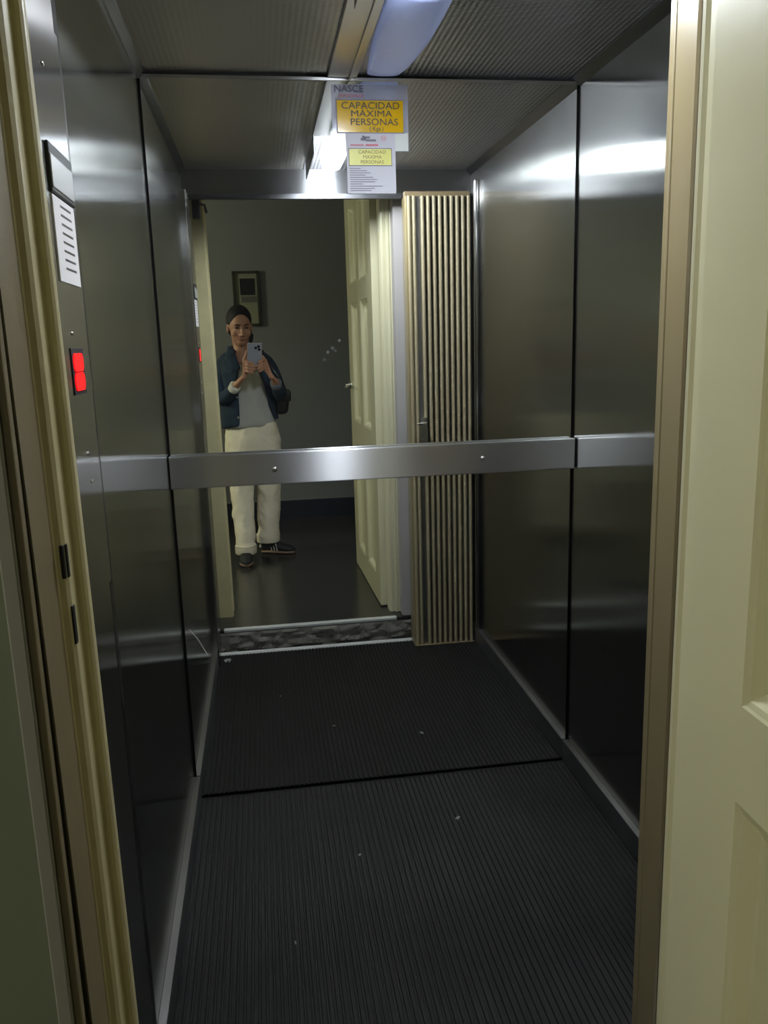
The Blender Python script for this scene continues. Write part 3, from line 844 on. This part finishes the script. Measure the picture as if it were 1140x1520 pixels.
# face details
for s in (-1, 1):
    bm = bmesh.new(); ball(bm, hp(s * 0.031, 0.0735, 0.004), (0.014, 0.008, 0.0055), HR, 12); under(obj('eye', bm, 'eyewhite', None, True), pr)
    bm = bmesh.new(); tube(bm, [hp(s * 0.014, 0.086, 0.022), hp(s * 0.032, 0.083, 0.028), hp(s * 0.050, 0.070, 0.022)], [0.003, 0.0038, 0.0022], 8); under(obj('eyebrow', bm, 'hair', None, True), pr)
bm = bmesh.new(); tube(bm, [hp(-0.023, 0.079, -0.067), hp(0, 0.0885, -0.065), hp(0.023, 0.079, -0.067)], [0.003, 0.0058, 0.003], 10); under(obj('lips', bm, 'lip', None, True), pr)
# hair drawn back into a low ponytail
bm = bmesh.new()
ball(bm, hp(0, -0.028, 0.040), (0.083, 0.096, 0.096), HR, 28)
ball(bm, hp(0, -0.045, -0.015), (0.076, 0.070, 0.075), HR, 24)
tube(bm, [hp(0.02, -0.11, 0.0), hp(0.055, -0.115, -0.04), hp(0.085, -0.09, -0.085), hp(0.088, -0.085, -0.12)], [0.035, 0.034, 0.026, 0.012], 14)
remeshed('hair', bm, 'hair', pr, 0.006, 5)
# shirt
def ell(cx, cy, z, a, b, n=40, tilt=0.0):
    return [V(cx + a * math.sin(2 * PI * k / n), cy + b * math.cos(2 * PI * k / n), z - tilt * max(0.0, math.cos(2 * PI * k / n)) ** 2) for k in range(n)]
bm = bmesh.new()
ring_tube(bm, [ell(-0.088, -0.36, 0.965, 0.168, 0.118), ell(-0.088, -0.355, 1.0, 0.172, 0.124), ell(-0.09, -0.352, 1.08, 0.152, 0.115), ell(-0.093, -0.348, 1.2, 0.150, 0.112),
               ell(-0.098, -0.338, 1.31, 0.160, 0.122, tilt=0.0), ell(-0.102, -0.345, 1.40, 0.145, 0.095, tilt=0.02), ell(-0.106, -0.35, 1.445, 0.085, 0.065, tilt=0.05)])
o = obj('shirt', bm, 'shirt', None, True)
sb = o.modifiers.new('s', 'SUBSURF'); sb.levels = 2; sb.render_levels = 2
tx = bpy.data.textures.new('shirt_folds', 'CLOUDS'); tx.noise_scale = 0.07
d = o.modifiers.new('d', 'DISPLACE'); d.texture = tx; d.strength = 0.026; d.mid_level = 0.5
apply_mods(o); under(o, pr)
# trousers: straight wide legs, turned-up hems
bm = bmesh.new()
ring_tube(bm, [ell(-0.075, -0.36, 1.005, 0.158, 0.112), ell(-0.075, -0.36, 0.96, 0.172, 0.122), ell(-0.075, -0.362, 0.88, 0.190, 0.132), ell(-0.075, -0.36, 0.80, 0.188, 0.125), ell(-0.073, -0.355, 0.755, 0.16, 0.10)])
def leg(L, w):
    rings = []
    P = [Vector(p) for p in L]
    n = len(w)
    for i in range(n):
        t = i / (n - 1)
        p = P[0].lerp(P[1], t * 2) if t < 0.5 else P[1].lerp(P[2], (t - 0.5) * 2)
        rings.append(ell(p.x, p.y, p.z, w[i][0], w[i][1], 28))
    ring_tube(bm, rings)
leg([(-0.158, -0.355, 0.86), (-0.165, -0.275, 0.56), (-0.161, -0.165, 0.205)], [(0.092, 0.105), (0.088, 0.098), (0.082, 0.090), (0.078, 0.084), (0.074, 0.080), (0.070, 0.080), (0.064, 0.080)])
leg([(0.012, -0.365, 0.86), (0.014, -0.345, 0.56), (-0.010, -0.335, 0.225)], [(0.092, 0.105), (0.088, 0.098), (0.082, 0.090), (0.079, 0.084), (0.077, 0.080), (0.075, 0.078), (0.074, 0.078)])
remeshed('trousers', bm, 'trouser', pr, 0.007, 4, 0.5, 0.026, 0.10)
for cx, cy, z, a, b in ((-0.161, -0.163, 0.185, 0.069, 0.084), (-0.011, -0.335, 0.215, 0.078, 0.081)):
    bm = bmesh.new(); rr = []
    for dz, g in ((0.030, 0.0), (0.036, -0.004), (0.036, -0.006), (-0.020, -0.005), (-0.024, -0.001), (-0.020, 0.002), (0.028, 0.003)):
        rr.append(ell(cx, cy, z + dz, a + g, b + g, 28))
    ring_tube(bm, rr, cap=False)
    under(obj('turn_up', bm, 'trouser', None, True), pr)
# jacket
def jacket():
    bm = bmesh.new()
    st = [  # z, cx, cy, a, b, front gap: left edge x, right edge x
        (0.975, -0.088, -0.355, 0.192, 0.140, -0.150, 0.085),
        (1.06, -0.088, -0.355, 0.190, 0.142, -0.150, 0.070),
        (1.16, -0.090, -0.350, 0.185, 0.138, -0.150, 0.045),
        (1.26, -0.094, -0.345, 0.186, 0.140, -0.150, 0.025),
        (1.35, -0.098, -0.343, 0.190, 0.135, -0.145, -0.005),
        (1.42, -0.100, -0.350, 0.180, 0.112, -0.140, -0.045),
        (1.462, -0.104, -0.355, 0.120, 0.090, -0.150, -0.070),
        (1.490, -0.110, -0.358, 0.080, 0.080, -0.160, -0.070)]
    n = 40; rings = []
    for (z, cx, cy, a, b, xl, xr) in st:
        t0 = math.asin(max(-1, min(1, (xr - cx) / a))); t1 = 2 * PI + math.asin(max(-1, min(1, (xl - cx) / a)))
        row = []
        for k in range(n + 1):
            t = t0 + (t1 - t0) * k / n
            zz = z
            if z < 1.0: zz = z + 0.05 * (math.sin(t) * 0.5 + 0.5) * 1.0        # hem higher on one side
            row.append(V(cx + a * math.sin(t), cy + b * math.cos(t), zz))
        rings.append(row)
    vr = [[bm.verts.new(p) for p in r] for r in rings]
    for k in range(len(vr) - 1):
        for i in range(n): bm.faces.new((vr[k][i], vr[k][i + 1], vr[k + 1][i + 1], vr[k + 1][i]))
    bmesh.ops.recalc_face_normals(bm, faces=bm.faces)
    bmesh.ops.solidify(bm, geom=bm.faces[:], thickness=0.012)
    tube(bm, [(-0.170, -0.35, 1.430), (-0.232, -0.345, 1.400), (-0.255, -0.32, 1.28), (-0.266, -0.285, 1.160), (-0.225, -0.21, 1.185), (-0.168, -0.140, 1.248)], [0.058, 0.068, 0.062, 0.058, 0.048, 0.034], 18)
    tube(bm, [(-0.025, -0.362, 1.430), (0.038, -0.365, 1.400), (0.082, -0.345, 1.28), (0.126, -0.318, 1.175), (0.115, -0.235, 1.205), (0.096, -0.150, 1.258)], [0.058, 0.068, 0.062, 0.057, 0.047, 0.034], 18)
    o = obj('jacket', bm, 'denim', None, True)
    sb = o.modifiers.new('s', 'SUBSURF'); sb.levels = 1; sb.render_levels = 1
    tx = bpy.data.textures.new('jacket_folds', 'CLOUDS'); tx.noise_scale = 0.06
    d = o.modifiers.new('d', 'DISPLACE'); d.texture = tx; d.strength = 0.014; d.mid_level = 0.5
    apply_mods(o); return under(o, pr)
jk = jacket()
def jpart(name, bm, mat):
    o = obj(name, bm, mat, None, True); o.parent = jk; return o
for s, pts in ((-1, [(-0.150, -0.225, 1.36), (-0.185, -0.262, 1.445), (-0.175, -0.36, 1.500), (-0.115, -0.425, 1.510)]), (1, [(-0.020, -0.235, 1.36), (-0.030, -0.275, 1.445), (-0.050, -0.37, 1.500), (-0.115, -0.425, 1.510)])):
    bm = bmesh.new(); tube(bm, pts, [(0.007, 0.028), (0.009, 0.036), (0.009, 0.032), (0.009, 0.028)], 12); jpart('collar', bm, 'denim')
for a, b, mat, nm, r in ((V(-0.178, -0.150, 1.238), V(-0.160, -0.128, 1.264), 'cuff_white', 'cuff', 0.033), (V(0.098, -0.158, 1.252), V(0.094, -0.134, 1.274), 'denim_lining', 'cuff', 0.034)):
    bm = bmesh.new(); n_ = (b - a).normalized(); tube(bm, [a - n_ * 0.004, a, b, b + n_ * 0.002, b, a + n_ * 0.006], [r, r * 1.05, r * 1.12, r * 1.05, r * 0.98, r * 0.92], 20, cap=False); jpart(nm, bm, mat)
for z in (1.05, 1.18):
    bm = bmesh.new(); ball(bm, (-0.158, -0.212, z + 0.005), (0.007, 0.006, 0.007), seg=10); jpart('button', bm, 'screw')
bm = bmesh.new(); bx(bm, -0.232, -0.172, -0.247, -0.236, 1.335, 1.365, 0.004)
for v in bm.verts: v.co.y += (v.co.x + 0.172) * 0.55 + 0.016
jpart('pocket_flap', bm, 'denim')
# shoes
def shoe(heel, toe, z, lift=0.0):
    h, t = V(heel[0], heel[1], 0), V(toe[0], toe[1], 0)
    ax = (t - h).normalized(); sd = V(-ax.y, ax.x, 0); L = (t - h).length
    def P(a, b, c): return h + ax * (a * L) + sd * b + V(0, 0, z + c)
    up = bmesh.new(); so = bmesh.new()
    st = [(0.02, 0.024, 0.060), (0.10, 0.033, 0.075), (0.25, 0.034, 0.082), (0.40, 0.036, 0.078), (0.55, 0.040, 0.062), (0.70, 0.044, 0.050), (0.85, 0.041, 0.042), (0.95, 0.028, 0.034), (0.995, 0.012, 0.026)]
    def rings(scale, zb, hh, n=16):
        out = []
        for a, w, ht in st:
            ring = []
            for k in range(n):
                th = 2 * PI * k / n
                c = math.cos(th); s_ = math.sin(th)
                ring.append(P(a, w * scale * (abs(c) ** 0.8) * (1 if c > 0 else -1), (zb + (hh if hh else ht) * 0.5 * (1 + s_)) ))
            out.append(ring)
        return out
    ring_tube(up, rings(1.0, 0.012, 0)); ring_tube(so, rings(1.06, 0.0, 0.024))
    so_o = under(obj('shoe', up, 'shoe', None, True), pr)
    def sub(nm, bm, mat, smooth=True):
        o = obj(nm, bm, mat, None, smooth); o.parent = so_o
    sub('sole', so, 'sole')
    for s in (-1, 1):
        for k in range(3):
            bm = bmesh.new(); a = 0.36 + 0.085 * k
            w0 = 0.0365 + 0.002 * k
            tube(bm, [P(a, s * w0, 0.026), P(a - 0.055, s * w0 * 0.72, 0.072)], [(0.0045, 0.003), (0.0045, 0.003)], 8)
            sub('stripe', bm, 'shoe_white')
    bm = bmesh.new(); tube(bm, [P(0.015, -0.02, 0.045), P(0.0, 0, 0.048), P(0.015, 0.02, 0.045)], [0.012, 0.012, 0.012], 8); sub('heel_tab', bm, 'shoe_white')
    bm = bmesh.new()
    for k in range(4): tube(bm, [P(0.42 + 0.06 * k, -0.016, 0.083 - 0.007 * k), P(0.44 + 0.06 * k, 0.016, 0.083 - 0.007 * k)], [0.003, 0.003], 6)
    sub('laces', bm, 'shoe_white')
shoe((-0.166, -0.215), (-0.158, 0.025), HF)
shoe((-0.062, -0.352), (0.165, -0.268), HF)

# handbag hanging at her elbow
hb = empty('handbag', (0.135, -0.37, 1.05))
tag(hb, 'small black leather handbag hanging at the hip of the woman', 'bag')
bm = bmesh.new(); bx(bm, 0.095, 0.185, -0.46, -0.30, 1.055, 1.20, 0.03, 4)
for v in bm.verts: v.co.x += (1.20 - v.co.z) * -0.12
under(obj('bag_body', bm, 'leather', None, True), hb)
bm = bmesh.new(); bx(bm, 0.10, 0.192, -0.465, -0.295, 1.14, 1.215, 0.012, 3); under(obj('flap', bm, 'leather', None, True), hb)
bm = bmesh.new(); tube(bm, [(0.14, -0.45, 1.20), (0.10, -0.45, 1.30), (0.035, -0.42, 1.44), (0.02, -0.36, 1.475), (0.06, -0.30, 1.40), (0.13, -0.27, 1.28), (0.155, -0.30, 1.19)], [(0.003, 0.010)] * 7, 10)
under(obj('strap', bm, 'leather', None, True), hb)
